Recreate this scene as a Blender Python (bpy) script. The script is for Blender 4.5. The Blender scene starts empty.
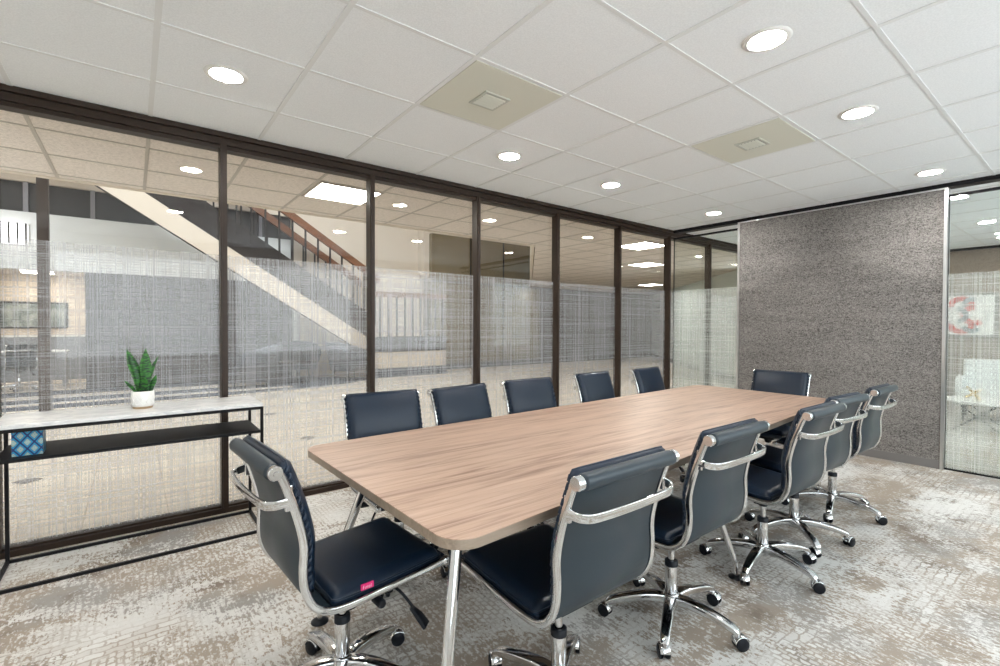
import bpy, bmesh, math, random
from mathutils import Vector, Matrix
PI = math.pi
random.seed(7)
S = bpy.context.scene
COL = S.collection

# ------------------------------------------------------------------ camera
CAM_H = 1.288
cd = bpy.data.cameras.new('camera'); cam = bpy.data.objects.new('camera', cd); COL.objects.link(cam)
cd.sensor_width = 36.0; cd.lens = 17.10; cd.clip_start = 0.05; cd.clip_end = 200
yaw = math.radians(52.37); pitch = math.radians(-0.923); roll = math.radians(0.204)
F0 = Vector((math.cos(yaw), math.sin(yaw), 0)); R0 = Vector((math.sin(yaw), -math.cos(yaw), 0)); U0 = Vector((0, 0, 1))
F = F0*math.cos(pitch) + U0*math.sin(pitch); U1 = -F0*math.sin(pitch) + U0*math.cos(pitch)
R = R0*math.cos(roll) + U1*math.sin(roll); U = -R0*math.sin(roll) + U1*math.cos(roll)
cam.matrix_world = Matrix(((R.x, U.x, -F.x, 0), (R.y, U.y, -F.y, 0), (R.z, U.z, -F.z, CAM_H), (0, 0, 0, 1)))
S.camera = cam

# ------------------------------------------------------------------ world, exposure
SKY = 4.1; CAN = 440.0; TROF = 22.0
w = bpy.data.worlds.new('world'); S.world = w; w.use_nodes = True
bg = w.node_tree.nodes['Background']; bg.inputs[0].default_value = (0.86, 0.94, 1.0, 1); bg.inputs[1].default_value = SKY
S.view_settings.view_transform = 'Standard'; S.view_settings.look = 'None'
S.view_settings.gamma = 1.0; S.view_settings.exposure = 0.42; S.view_settings.use_curve_mapping = False
S.cycles.use_denoising = True
S.cycles.max_bounces = 10; S.cycles.diffuse_bounces = 6; S.cycles.glossy_bounces = 4
S.cycles.transparent_max_bounces = 24; S.cycles.transmission_bounces = 6
S.cycles.sample_clamp_indirect = 6.0; S.cycles.caustics_reflective = False; S.cycles.caustics_refractive = False

# ------------------------------------------------------------------ helpers: nodes
def mat(name, color=(.5, .5, .5), rough=.5, metal=0.0, spec=.5, coat=0.0):
    m = bpy.data.materials.new(name); m.use_nodes = True
    b = m.node_tree.nodes['Principled BSDF']
    b.inputs['Base Color'].default_value = (*color, 1); b.inputs['Roughness'].default_value = rough
    b.inputs['Metallic'].default_value = metal; b.inputs['Specular IOR Level'].default_value = spec
    b.inputs['Coat Weight'].default_value = coat
    return m
class NT:
    def __init__(s, m): s.t = m.node_tree; s.b = s.t.nodes.get('Principled BSDF')
    def n(s, typ, **kw):
        x = s.t.nodes.new(typ)
        for k, v in kw.items():
            if k in ('operation', 'data_type', 'blend_type', 'noise_dimensions', 'feature', 'distance', 'interpolation'): setattr(x, k, v)
            else: x.inputs[k].default_value = v
        return x
    def l(s, a, b): s.t.links.new(a, b)
    def coord(s, scale=(1, 1, 1), rot=(0, 0, 0), kind='Object'):
        tc = s.t.nodes.new('ShaderNodeTexCoord'); mp = s.t.nodes.new('ShaderNodeMapping')
        mp.inputs['Scale'].default_value = scale; mp.inputs['Rotation'].default_value = rot
        s.l(tc.outputs[kind], mp.inputs[0]); return mp.outputs[0]
    def noise(s, vec, scale=5, detail=3, rough=.5, dist=0):
        x = s.t.nodes.new('ShaderNodeTexNoise'); s.l(vec, x.inputs['Vector'])
        x.inputs['Scale'].default_value = scale; x.inputs['Detail'].default_value = detail
        x.inputs['Roughness'].default_value = rough; x.inputs['Distortion'].default_value = dist; return x.outputs['Fac']
    def math(s, op, a, b=0.0, clamp=False):
        x = s.t.nodes.new('ShaderNodeMath'); x.operation = op; x.use_clamp = clamp
        for i, v in enumerate((a, b)):
            if isinstance(v, (int, float)): x.inputs[i].default_value = v
            else: s.l(v, x.inputs[i])
        return x.outputs[0]
    def step(s, v, a, b):
        x = s.t.nodes.new('ShaderNodeMapRange'); x.inputs['From Min'].default_value = a; x.inputs['From Max'].default_value = b
        s.l(v, x.inputs['Value']); return x.outputs[0]
    def mix(s, f, a, b):
        x = s.t.nodes.new('ShaderNodeMix'); x.data_type = 'RGBA'
        if isinstance(f, (int, float)): x.inputs[0].default_value = f
        else: s.l(f, x.inputs[0])
        for i, v in ((6, a), (7, b)):
            if isinstance(v, tuple): x.inputs[i].default_value = (*v, 1)
            else: s.l(v, x.inputs[i])
        return x.outputs[2]
    def color(s, c): s.l(c, s.b.inputs['Base Color'])
    def bump(s, h, strength=.3, dist=.002):
        x = s.t.nodes.new('ShaderNodeBump'); x.inputs['Strength'].default_value = strength; x.inputs['Distance'].default_value = dist
        s.l(h, x.inputs['Height']); s.l(x.outputs[0], s.b.inputs['Normal'])

# ------------------------------------------------------------------ materials
M = {}
def emis(name, col, st):
    m = bpy.data.materials.new(name); m.use_nodes = True; nt = m.node_tree; nt.nodes.clear()
    e = nt.nodes.new('ShaderNodeEmission'); e.inputs[0].default_value = (*col, 1); e.inputs[1].default_value = st
    o = nt.nodes.new('ShaderNodeOutputMaterial'); nt.links.new(e.outputs[0], o.inputs[0]); return m
M['can'] = emis('downlight_glow', (1.0, .97, .93), CAN)
M['troffer'] = emis('troffer_glow', (1.0, .96, .88), TROF)
M['sconce'] = emis('sconce_glow', (1.0, .98, 1.0), 3.0)
M['chrome'] = mat('chrome', (.73, .74, .75), .10, 1.0)
M['chrome_brushed'] = mat('aluminium_trim', (.72, .73, .74), .28, 1.0)
M['black_plastic'] = mat('black_plastic', (.007, .009, .014), .45, spec=.3)
M['black_metal'] = mat('black_metal', (.006, .006, .008), .5, spec=.25)
M['leather'] = mat('navy_black_leather', (.006, .016, .035), .34, spec=.4)
k = NT(M['leather']); nz = k.noise(k.coord(), 420, 2); k.bump(nz, .12, .0008)
M['sling'] = mat('sling_leather', (.020, .033, .044), .40, spec=.5)
k = NT(M['sling']); nz = k.noise(k.coord(), 380, 2); k.bump(nz, .12, .0008)
M['bronze'] = mat('dark_bronze_frame', (.040, .026, .019), .45, .0, spec=.3)
k = NT(M['bronze']); nz = k.noise(k.coord((4, 4, 40)), 6, 3)
k.color(k.mix(nz, (.018, .011, .008), (.050, .031, .021)))
M['white_paint'] = mat('white_paint', (.78, .77, .74), .7)
M['cream_paint'] = mat('cream_paint', (.58, .50, .41), .7)
M['fascia'] = mat('pale_fascia_paint', (.72, .73, .72), .6)
M['pink'] = mat('pink_tag_cloth', (.85, .03, .22), .6)
M['tag_thread'] = mat('pale_tag_thread', (.95, .75, .82), .6)
# ceiling tile
M['tile'] = mat('mineral_ceiling_tile', (.80, .80, .785), .85)
k = NT(M['tile']); n1 = k.noise(k.coord(), 140, 3, .6); k.color(k.mix(k.step(n1, .35, .65), (.79, .81, .825), (.87, .89, .905))); k.bump(n1, .25, .002)
M['tile_lobby'] = mat('beige_ceiling_tile', (.68, .62, .52), .85)
k = NT(M['tile_lobby']); n1 = k.noise(k.coord(), 60, 4, .7); k.color(k.mix(k.step(n1, .35, .6), (.54, .49, .44), (.74, .67, .61))); k.bump(n1, .3, .003)
M['tee'] = mat('ceiling_tee', (.74, .75, .75), .5)
M['tee_lobby'] = mat('lobby_ceiling_tee', (.40, .36, .31), .5)
M['vent'] = mat('vent_panel', (.66, .66, .575), .6)
M['vent_grille'] = mat('vent_grille', (.50, .51, .45), .5)
# woven wall covering
def woven(name, a, b, sx=30):
    m = mat(name, a, .85, spec=.2); k = NT(m)
    h = k.noise(k.coord((sx*.9, sx*.9, 190)), 1, 3, .6); sp = k.noise(k.coord((110, 110, 130)), 1, 2, .6)
    big = k.noise(k.coord((1.5, 1.5, 9)), 1, 2)
    f = k.math('ADD', k.math('MULTIPLY', h, .38), k.math('MULTIPLY', sp, .62)); f = k.step(k.math('ADD', f, k.math('MULTIPLY', big, .12)), .42, .68)
    k.color(k.mix(f, a, b)); k.bump(f, .4, .003); return m
M['woven_grey'] = woven('grey_woven_wallcovering', (.066, .060, .057), (.33, .31, .293))
M['woven_dark'] = woven('dark_grey_woven_wallcovering', (.045, .045, .05), (.13, .13, .14), 12)
M['woven_brown'] = woven('taupe_wallcovering', (.20, .155, .125), (.36, .29, .24))
M['base_grey'] = mat('grey_rubber_base', (.19, .18, .175), .55)
# carpet
m = M['carpet'] = mat('patterned_carpet', (.6, .58, .54), .95, spec=.1); k = NT(m)
co = k.coord()
def carpet_vec(amount, sc):
    d = k.t.nodes.new('ShaderNodeTexNoise'); d.inputs['Scale'].default_value = sc; d.inputs['Detail'].default_value = 2; k.l(co, d.inputs['Vector'])
    v = k.t.nodes.new('ShaderNodeVectorMath'); v.operation = 'MULTIPLY_ADD'; k.l(d.outputs['Color'], v.inputs[0]); v.inputs[1].default_value = (amount,)*3; k.l(co, v.inputs[2]); return v.outputs[0]
def cobble(amount, sc, bw, rh, mo, rot=0.0):
    b_ = k.t.nodes.new('ShaderNodeTexBrick'); vv = carpet_vec(amount, sc)
    if rot:
        r_ = k.t.nodes.new('ShaderNodeMapping'); r_.inputs['Rotation'].default_value = (0, 0, rot); k.l(vv, r_.inputs[0]); vv = r_.outputs[0]
    k.l(vv, b_.inputs['Vector']); b_.inputs['Scale'].default_value = 1
    b_.inputs['Brick Width'].default_value = bw; b_.inputs['Row Height'].default_value = rh; b_.inputs['Mortar Size'].default_value = mo; b_.inputs['Mortar Smooth'].default_value = .5
    b_.inputs['Color1'].default_value = (0, 0, 0, 1); b_.inputs['Color2'].default_value = (.45, .45, .45, 1); b_.inputs['Mortar'].default_value = (1, 1, 1, 1)
    q_ = k.t.nodes.new('ShaderNodeSeparateColor'); k.l(b_.outputs['Color'], q_.inputs[0]); return q_.outputs[0]
brick = cobble(.030, 26, .085, .038, .0050)
brick2 = cobble(.022, 40, .040, .026, .0055, PI/2)
sel = k.step(k.noise(k.coord((1, 1, 1)), 1.9, 1), .48, .52)
brick = k.math('ADD', k.math('MULTIPLY', brick, sel), k.math('MULTIPLY', brick2, k.math('SUBTRACT', 1.0, sel)))
big = k.noise(k.coord((1.0, 1.5, 1)), 1.5, 3, .55, .5)
med = k.noise(k.coord((1.0, 1.8, 1)), 6, 3, .6, .4)
fine = k.noise(k.coord((70, 40, 1)), 1, 3, .75)
streak = k.noise(k.coord((60, 9, 1)), 1, 2, .6)
zone = k.step(k.noise(k.coord((1, 1, 1)), 1.6, 2, .5), .40, .58)
br2 = k.math('MULTIPLY', brick, k.math('ADD', k.math('MULTIPLY', zone, .80), .12))
sp = k.math('ADD', k.math('MULTIPLY', k.math('SUBTRACT', fine, .5), 1.05), k.math('MULTIPLY', k.math('SUBTRACT', streak, .5), .45))
patch = k.math('ADD', k.math('MULTIPLY', big, .62), k.math('MULTIPLY', med, .38))
patch = k.step(k.math('ADD', patch, k.math('MULTIPLY', sp, .74)), .475, .535)
gr = k.step(k.noise(k.coord((1, 1, 1)), 2.3, 2), .5, .62)
c = k.mix(gr, (.36, .29, .225), (.33, .305, .28))
dark = k.step(k.math('ADD', k.math('MULTIPLY', k.noise(k.coord((1.3, 1, 1)), 2.1, 3, .6, .5), .85), k.math('MULTIPLY', fine, .15)), .55, .63)
c = k.mix(dark, c, (.20, .15, .11))
lt = k.mix(fine, (.66, .65, .62), (.86, .85, .82))
out = k.mix(k.math('MAXIMUM', k.math('MULTIPLY', patch, .88), k.math('MULTIPLY', br2, .85), True), lt, c)
k.color(out); k.bump(k.noise(co, 300, 2), .35, .004)
# lobby floor tile
m = M['lobby_tile'] = mat('beige_stone_tile', (.6, .5, .4), .5, spec=.3); k = NT(m)
br = k.t.nodes.new('ShaderNodeTexBrick'); mp = k.coord(); k.l(mp, br.inputs['Vector']); br.offset = 0.0; br.inputs['Scale'].default_value = 1
mpn = [n for n in k.t.nodes if n.type == 'MAPPING'][-1]; mpn.inputs['Location'].default_value = (.27, -3.72 + .0, 0)
br.inputs['Brick Width'].default_value = .45; br.inputs['Row Height'].default_value = .45; br.inputs['Mortar Size'].default_value = .004
br.inputs['Color1'].default_value = (.58, .515, .43, 1); br.inputs['Color2'].default_value = (.54, .475, .395, 1); br.inputs['Mortar'].default_value = (.34, .28, .22, 1)
k.color(k.mix(k.math('MULTIPLY', k.noise(k.coord(), 5, 4), .35), br.outputs['Color'], (.50, .43, .35)))
M['lobby_carpet'] = mat('blue_grey_carpet', (.07, .085, .11), .95, spec=.1)
k = NT(M['lobby_carpet']); k.color(k.mix(k.noise(k.coord((3, 20, 1)), 2, 3), (.05, .06, .08), (.12, .13, .15)))
M['stripe'] = mat('sand_carpet_stripe', (.50, .44, .37), .9)
# wood laminate
def wood(name, A, B, C_, along='x', sc=1.0, rough=.42):
    m = mat(name, A, rough); k = NT(m)
    s1 = (1.6*sc, 26*sc, 26*sc) if along == 'x' else (26*sc, 26*sc, 1.6*sc)
    s2 = (5*sc, 150*sc, 150*sc) if along == 'x' else (150*sc, 150*sc, 5*sc)
    g = k.noise(k.coord(s1), 1, 4, .6, 1.2); f = k.noise(k.coord(s2), 1, 2, .6)
    s3 = (.5*sc, 5*sc, 5*sc) if along == 'x' else (5*sc, 5*sc, .5*sc)
    b = k.noise(k.coord(s3), 1, 2)
    v = k.math('ADD', k.math('MULTIPLY', g, .6), k.math('MULTIPLY', f, .25)); v = k.math('ADD', v, k.math('MULTIPLY', b, .3))
    c1 = k.mix(k.step(v, .42, .60), A, B); c2 = k.mix(k.step(v, .62, .78), c1, C_); k.color(c2); k.bump(f, .08, .001); return m
M['wood'] = wood('greige_wood_laminate', (.27, .165, .115), (.52, .36, .27), (.62, .46, .36))
M['wood_edge'] = wood('greige_wood_edge', (.22, .17, .125), (.31, .245, .19), (.36, .29, .23))
M['handrail'] = wood('stained_oak_handrail', (.085, .028, .009), (.15, .052, .017), (.19, .072, .026))
M['marble'] = mat('white_marble', (.78, .78, .77), .25)
k = NT(M['marble']); v = k.noise(k.coord((2, 5, 5)), 3, 6, .7, 1.5); k.color(k.mix(k.step(v, .47, .56), (.84, .84, .83), (.70, .71, .72)))
# thin glass
def glassmat(name, tint=(1, 1, 1), refl=1.0):
    m = bpy.data.materials.new(name); m.use_nodes = True; nt = m.node_tree; nt.nodes.clear(); k = NT(m)
    lw = nt.nodes.new('ShaderNodeLayerWeight'); lw.inputs[0].default_value = .5
    f = k.math('ADD', k.math('MULTIPLY', k.math('POWER', lw.outputs['Facing'], 5), .9*refl), .045*refl, True)
    t = nt.nodes.new('ShaderNodeBsdfTransparent'); t.inputs[0].default_value = (*tint, 1)
    g = nt.nodes.new('ShaderNodeBsdfGlossy'); g.inputs['Roughness'].default_value = 0.0
    x = nt.nodes.new('ShaderNodeMixShader'); k.l(f, x.inputs[0]); k.l(t.outputs[0], x.inputs[1]); k.l(g.outputs[0], x.inputs[2])
    o = nt.nodes.new('ShaderNodeOutputMaterial'); k.l(x.outputs[0], o.inputs[0]); return m
M['glass'] = glassmat('clear_glass', (.985, .985, .975))
M['glass_green'] = glassmat('greenish_glass', (.955, .985, .972), .6)
def filmmat(name, lo, hi, tint):
    m = bpy.data.materials.new(name); m.use_nodes = True; nt = m.node_tree; nt.nodes.clear(); k = NT(m)
    def threads(sv, det): return k.noise(k.coord(sv), 1, det, .65)
    v = k.step(threads((300, 300, 1.2), 1), .42, .60); h = k.step(threads((1.2, 1.2, 300), 1), .42, .60)
    v2 = k.step(threads((150, 150, .45), 0), .56, .64); h2 = k.step(threads((.45, .45, 150), 0), .58, .66)
    a = k.math('ADD', k.math('MULTIPLY', v, .5), k.math('MULTIPLY', h, .5)); b = k.math('ADD', k.math('MULTIPLY', v2, .62), k.math('MULTIPLY', h2, .55), True)
    f = k.math('ADD', k.math('MULTIPLY', a, .50), k.math('MULTIPLY', b, .50)); f = k.math('ADD', k.math('MULTIPLY', f, hi-lo), lo, True)
    t = nt.nodes.new('ShaderNodeBsdfTransparent'); d = nt.nodes.new('ShaderNodeBsdfDiffuse'); d.inputs[0].default_value = (*tint, 1)
    tr = nt.nodes.new('ShaderNodeBsdfTranslucent'); tr.inputs[0].default_value = (*tint, 1)
    s1 = nt.nodes.new('ShaderNodeMixShader'); s1.inputs[0].default_value = .5; k.l(d.outputs[0], s1.inputs[1]); k.l(tr.outputs[0], s1.inputs[2])
    x = nt.nodes.new('ShaderNodeMixShader'); k.l(f, x.inputs[0]); k.l(t.outputs[0], x.inputs[1]); k.l(s1.outputs[0], x.inputs[2])
    o = nt.nodes.new('ShaderNodeOutputMaterial'); k.l(x.outputs[0], o.inputs[0]); return m
M['film'] = filmmat('woven_frost_film', .17, .58, (.70, .72, .76))
M['film_dense'] = filmmat('dense_woven_frost_film', .20, .60, (.84, .87, .84))
M['dark_glazing'] = mat('dark_tinted_glazing', (.055, .052, .055), .3, spec=.2)
k = NT(M['dark_glazing']); k.color(k.mix(k.noise(k.coord((9, 9, 1)), 1, 3), (.018, .016, .018), (.07, .066, .066)))
M['olive_panel'] = mat('bronze_mirror_panel', (.21, .17, .105), .14, .3)
M['stair_dark'] = mat('dark_brown_stair_skirt', (.022, .017, .016), .7, spec=.15)
M['lounge_fabric'] = mat('slate_lounge_fabric', (.10, .11, .13), .9)
M['brass'] = mat('brass', (.75, .52, .20), .25, 1.0)
M['screen_grey'] = mat('grey_partition_fabric', (.25, .27, .30), .9)

# ------------------------------------------------------------------ mesh builder
class MB:
    def __init__(s): s.v = []; s.f = []; s.sm = []
    def add(s, vs, fs, smooth=False):
        o = len(s.v); s.v += [tuple(p) for p in vs]; s.f += [tuple(i+o for i in f) for f in fs]; s.sm += [smooth]*len(fs); return s
    def box(s, a, b):
        x0, y0, z0 = a; x1, y1, z1 = b
        return s.add([(x0,y0,z0),(x1,y0,z0),(x1,y1,z0),(x0,y1,z0),(x0,y0,z1),(x1,y0,z1),(x1,y1,z1),(x0,y1,z1)],
                     [(0,3,2,1),(4,5,6,7),(0,1,5,4),(1,2,6,5),(2,3,7,6),(3,0,4,7)])
    def prism(s, poly, z0, z1):
        n = len(poly); vs = [(x, y, z0) for x, y in poly] + [(x, y, z1) for x, y in poly]
        return s.add(vs, [tuple(range(n-1, -1, -1)), tuple(range(n, 2*n))] + [(i, (i+1) % n, n+(i+1) % n, n+i) for i in range(n)])
    def prism_xz(s, poly, y0, y1):
        n = len(poly); vs = [(x, y0, z) for x, z in poly] + [(x, y1, z) for x, z in poly]
        return s.add(vs, [tuple(range(n)), tuple(range(2*n-1, n-1, -1))] + [(i, n+i, n+(i+1) % n, (i+1) % n) for i in range(n)])
    def sweep(s, path, secs, closed=False, side=None, smooth=True, caps=True):
        """path: points; secs: one section (list of (a,b)) or one per point; a along 'side', b along the other normal"""
        P = [Vector(p) for p in path]; n = len(P); per = isinstance(secs[0][0], (tuple, list)); prev = None; rings = []
        for i in range(n):
            t = (P[(i+1) % n]-P[i-1]) if closed else (P[min(i+1, n-1)]-P[max(i-1, 0)])
            t.normalize()
            if side is not None: a = Vector(side); a = a - t*a.dot(t); a.normalize()
            elif prev is None:
                a = t.cross(Vector((0, 0, 1))) if abs(t.z) < .95 else t.cross(Vector((1, 0, 0))); a.normalize()
            else: a = prev - t*prev.dot(t); a.normalize()
            prev = a; b = a.cross(t); sec = secs[i] if per else secs
            rings.append([P[i]+a*u+b*v_ for u, v_ in sec])
        m = len(rings[0]); vs = [p for r in rings for p in r]; fs = []
        for i in range(n if closed else n-1):
            j = (i+1) % n
            for q in range(m): fs.append((i*m+q, i*m+(q+1) % m, j*m+(q+1) % m, j*m+q))
        s.add(vs, fs, smooth)
        if caps and not closed:
            s.add(rings[0], [tuple(range(m-1, -1, -1))]); s.add(rings[-1], [tuple(range(m))])
        return s
    def tube(s, path, r, n=10, ry=None, closed=False, side=None):
        if isinstance(r, (int, float)): sec = ell(r, ry or r, n)
        else: sec = [ell(q, q if ry is None else ry[i], n) for i, q in enumerate(r)]
        return s.sweep(path, sec, closed, side)
    def lathe(s, prof, c=(0, 0, 0), n=24, axis='z', smooth=True):
        vs = []; fs = []
        for r, h in prof:
            for q in range(n):
                a = 2*PI*q/n; x, y = r*math.cos(a), r*math.sin(a)
                p = (x, y, h) if axis == 'z' else ((h, x, y) if axis == 'x' else (y, h, x))
                vs.append((p[0]+c[0], p[1]+c[1], p[2]+c[2]))
        for i in range(len(prof)-1):
            for q in range(n): fs.append((i*n+q, i*n+(q+1) % n, (i+1)*n+(q+1) % n, (i+1)*n+q))
        s.add(vs, fs, smooth)
        if prof[0][0] > 1e-6: s.add(vs[:n], [tuple(range(n-1, -1, -1))])
        if prof[-1][0] > 1e-6: s.add(vs[-n:], [tuple(range(n))])
        return s
    def build(s, name, material, parent=None, bevel=0, loc=None):
        me = bpy.data.meshes.new(name); me.from_pydata(s.v, [], s.f); me.update()
        bm = bmesh.new(); bm.from_mesh(me)
        bmesh.ops.remove_doubles(bm, verts=bm.verts, dist=1e-6) if False else None
        bmesh.ops.recalc_face_normals(bm, faces=bm.faces)
        if bevel:
            bmesh.ops.remove_doubles(bm, verts=bm.verts, dist=1e-6)
            es = [e for e in bm.edges if len(e.link_faces) == 2 and e.calc_face_angle(0) > .6]
            bmesh.ops.bevel(bm, geom=es, offset=bevel, segments=2, affect='EDGES', profile=.6)
        bm.to_mesh(me); bm.free()
        if not bevel:
            for p, q in zip(me.polygons, s.sm): p.use_smooth = q
        me.materials.append(material)
        o = bpy.data.objects.new(name, me); COL.objects.link(o)
        if parent: o.parent = parent
        if loc: o.location = loc
        return o
def ell(a, b, n=10): return [(a*math.cos(2*PI*i/n), b*math.sin(2*PI*i/n)) for i in range(n)]
def rrect(a, b, r, n=3):
    pts = []
    for cx, cy, s0 in ((a-r, b-r, 0), (-a+r, b-r, 1), (-a+r, -b+r, 2), (a-r, -b+r, 3)):
        for i in range(n+1):
            t = (s0 + i/n)*PI/2; pts.append((cx+r*math.cos(t), cy+r*math.sin(t)))
    return pts
def smooth_path(pts, n=4, closed=False):
    P = [Vector(p) for p in pts]; out = []; N = len(P)
    for i in range(N if closed else N-1):
        if closed: p0, p1, p2, p3 = P[i-1], P[i], P[(i+1) % N], P[(i+2) % N]
        else: p0, p1, p2, p3 = P[max(i-1, 0)], P[i], P[i+1], P[min(i+2, N-1)]
        for j in range(n):
            t = j/n
            out.append(.5*((2*p1)+(p2-p0)*t+(2*p0-5*p1+4*p2-p3)*t*t+(3*p1-p0-3*p2+p3)*t**3))
    if not closed: out.append(P[-1])
    return out
def empty(name, loc=(0, 0, 0), rz=0, parent=None):
    o = bpy.data.objects.new(name, None); COL.objects.link(o); o.location = loc; o.rotation_euler = (0, 0, rz); o.empty_display_size = .1
    if parent: o.parent = parent
    return o
def tag(o, label, cat, group=None, kind=None):
    o['label'] = label; o['category'] = cat
    if group: o['group'] = group
    if kind: o['kind'] = kind
    return o
def struct(o): o['kind'] = 'structure'; return o
def copy_tree(o, parent=None):
    c = o.copy(); COL.objects.link(c)
    if parent: c.parent = parent
    for ch in o.children: copy_tree(ch, c)
    return c
def bx(name, a, b, m, parent=None, bevel=0): return MB().box(a, b).build(name, m, parent, bevel)

# ------------------------------------------------------------------ room shell
HC = 2.573; WX = 5.768; WY = 3.70; GY = 3.76      # ceiling height, end wall, glazed wall face, glass plane
struct(bx('floor', (-1.9, -1.4, -.06), (10.8, WY-.02, 0), M['carpet']))
struct(bx('floor_lobby', (-9, WY-.02, -.06), (24, 20, 0), M['lobby_tile']))
# conference room ceiling with its tee grid
ox, oy, TL = .0892, 3.747, .6096
def ceiling(name, x0, x1, y0, y1, mt, mg, z=HC, sx=TL, sy=.6198, px=ox, py=oy, wide=None):
    c = struct(bx(name, (x0, y0, z), (x1, y1, z+.06), mt))
    g = MB(); i = math.ceil((x0-px)/sx)
    while px+i*sx < x1:
        x = px+i*sx; hw = .012; g.box((x-hw, y0, z-.004), (x+hw, y1, z+.001)); i += 1
    j = math.ceil((y0-py)/sy)
    while py+j*sy < y1:
        y = py+j*sy; g.box((x0, y-.010, z-.0036), (x1, y+.010, z+.001)); j += 1
    g.build('ceiling_grid', mg, c); return c
ceiling('ceiling', -1.9, WX, -1.4, WY+.02, M['tile'], M['tee'])
ceiling('ceiling_neighbour', WX, 10.8, -1.4, WY+.02, M['tile'], M['tee'])
ceiling('ceiling_corridor', -9, 24, WY+.02, 5.69, M['tile_lobby'], M['tee_lobby'], sy=.62, py=WY+.02+.62)
cf = struct(MB().prism([(5.1, 5.69), (24, 5.69), (24, 12.3), (10.85, 12.3)], HC, HC+.06).build('ceiling_far_lobby', M['tile_lobby']))
g = MB()
for i in range(9, 38):
    x = ox+i*TL
    y1 = min(12.3, 5.69+(x-5.1)*1.15); g.box((x-.012, 5.69, HC-.004), (x+.012, y1, HC+.001))
for j in range(1, 11):
    y = 5.69+j*.62; g.box((5.1+(y-5.69)/1.15, y-.01, HC-.0036), (24, y+.01, HC+.001))
g.build('ceiling_grid', M['tee_lobby'], cf)
# upper floor edge above the corridor, and the far lobby
struct(bx('trim_corridor_ceiling_edge', (-9, 5.69, HC-.012), (5.1, 5.75, 3.6), M['cream_paint']))
p0 = Vector((5.1, 5.72)); p1 = Vector((10.85, 12.33)); nn = Vector((-(p1-p0).y, (p1-p0).x)).normalized()*.05
struct(MB().prism([tuple(p0), tuple(p1), tuple(p1+nn), tuple(p0+nn)], HC-.01, 3.6).build('trim_far_ceiling_edge', M['cream_paint']))
# walls behind and beside the camera; unseen windows added to brighten the room
wb = MB().box((-1.9, -1.5, 0), (10.8, -1.4, .75)).box((-1.9, -1.5, 2.35), (10.8, -1.4, HC))
for a, b in ((-1.9, -.9), (1.15, 1.3), (3.35, 3.5), (5.5, 6.6), (9.6, 10.8)): wb.box((a, -1.5, .75), (b, -1.4, 2.35))
struct(wb.build('wall_back', M['white_paint']))
for q, (a, b) in enumerate(((-.9, 1.15), (1.3, 3.35), (3.5, 5.5), (6.6, 9.6))):
    fr = MB().box((a, -1.47, .75), (a+.05, -1.41, 2.35)).box((b-.05, -1.47, .75), (b, -1.41, 2.35)).box((a, -1.47, .75), (b, -1.41, .80)).box((a, -1.47, 2.30), (b, -1.41, 2.35))
    o = struct(fr.build('window_%d' % (20+q), M['bronze'])); bx('pane', (a+.05, -1.445, .80), (b-.05, -1.437, 2.30), M['glass'], o)
struct(bx('wall_left', (-2.0, -1.5, 0), (-1.9, WY+.1, HC), M['white_paint']))

# ------------------------------------------------------------------ glazed wall to the lobby
mx = [-.565+1.0525*i for i in range(-1, 11)]
GX0, GX1 = -1.9, 11.2
head = MB().box((GX0, WY-.045, HC-.032), (GX1, WY+.10, HC-.001)).box((GX0, WY-.01, 2.50), (GX1, WY+.10, HC-.032)).box((GX0, WY+.015, 2.475), (GX1, WY+.10, 2.50))
struct(head.build('trim_window_head', M['bronze']))
sill = MB().box((GX0, WY-.005, 0), (GX1, WY+.10, .034)).box((GX0, WY+.02, .034), (GX1, WY+.09, .046))
struct(sill.build('trim_window_sill', M['bronze']))
mx[1] = -.605
for i in range(len(mx)-1):
    a, b = mx[i], mx[i+1]; hw = .020
    fr = MB().box((b-hw, WY-.005, .034), (b+hw, WY+.08, 2.50)).box((b-hw+.009, WY-.011, .034), (b+hw-.009, WY-.005, 2.50))
    if i == 0: fr.box((a-hw, WY-.005, .034), (a+hw, WY+.10, 2.50))
    o = struct(fr.build('window_%d' % (i+1), M['bronze']))
    bx('glass_pane', (a+hw, GY, .04), (b-hw, GY+.008, 2.49), M['glass'], o)
    z1 = 1.765
    MB().add([(a+hw, GY-.002, .046), (b-hw, GY-.002, .046), (b-hw, GY-.002, z1), (a+hw, GY-.002, z1)], [(0, 1, 2, 3)]).build('frosted_film', M['film'], o)

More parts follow.
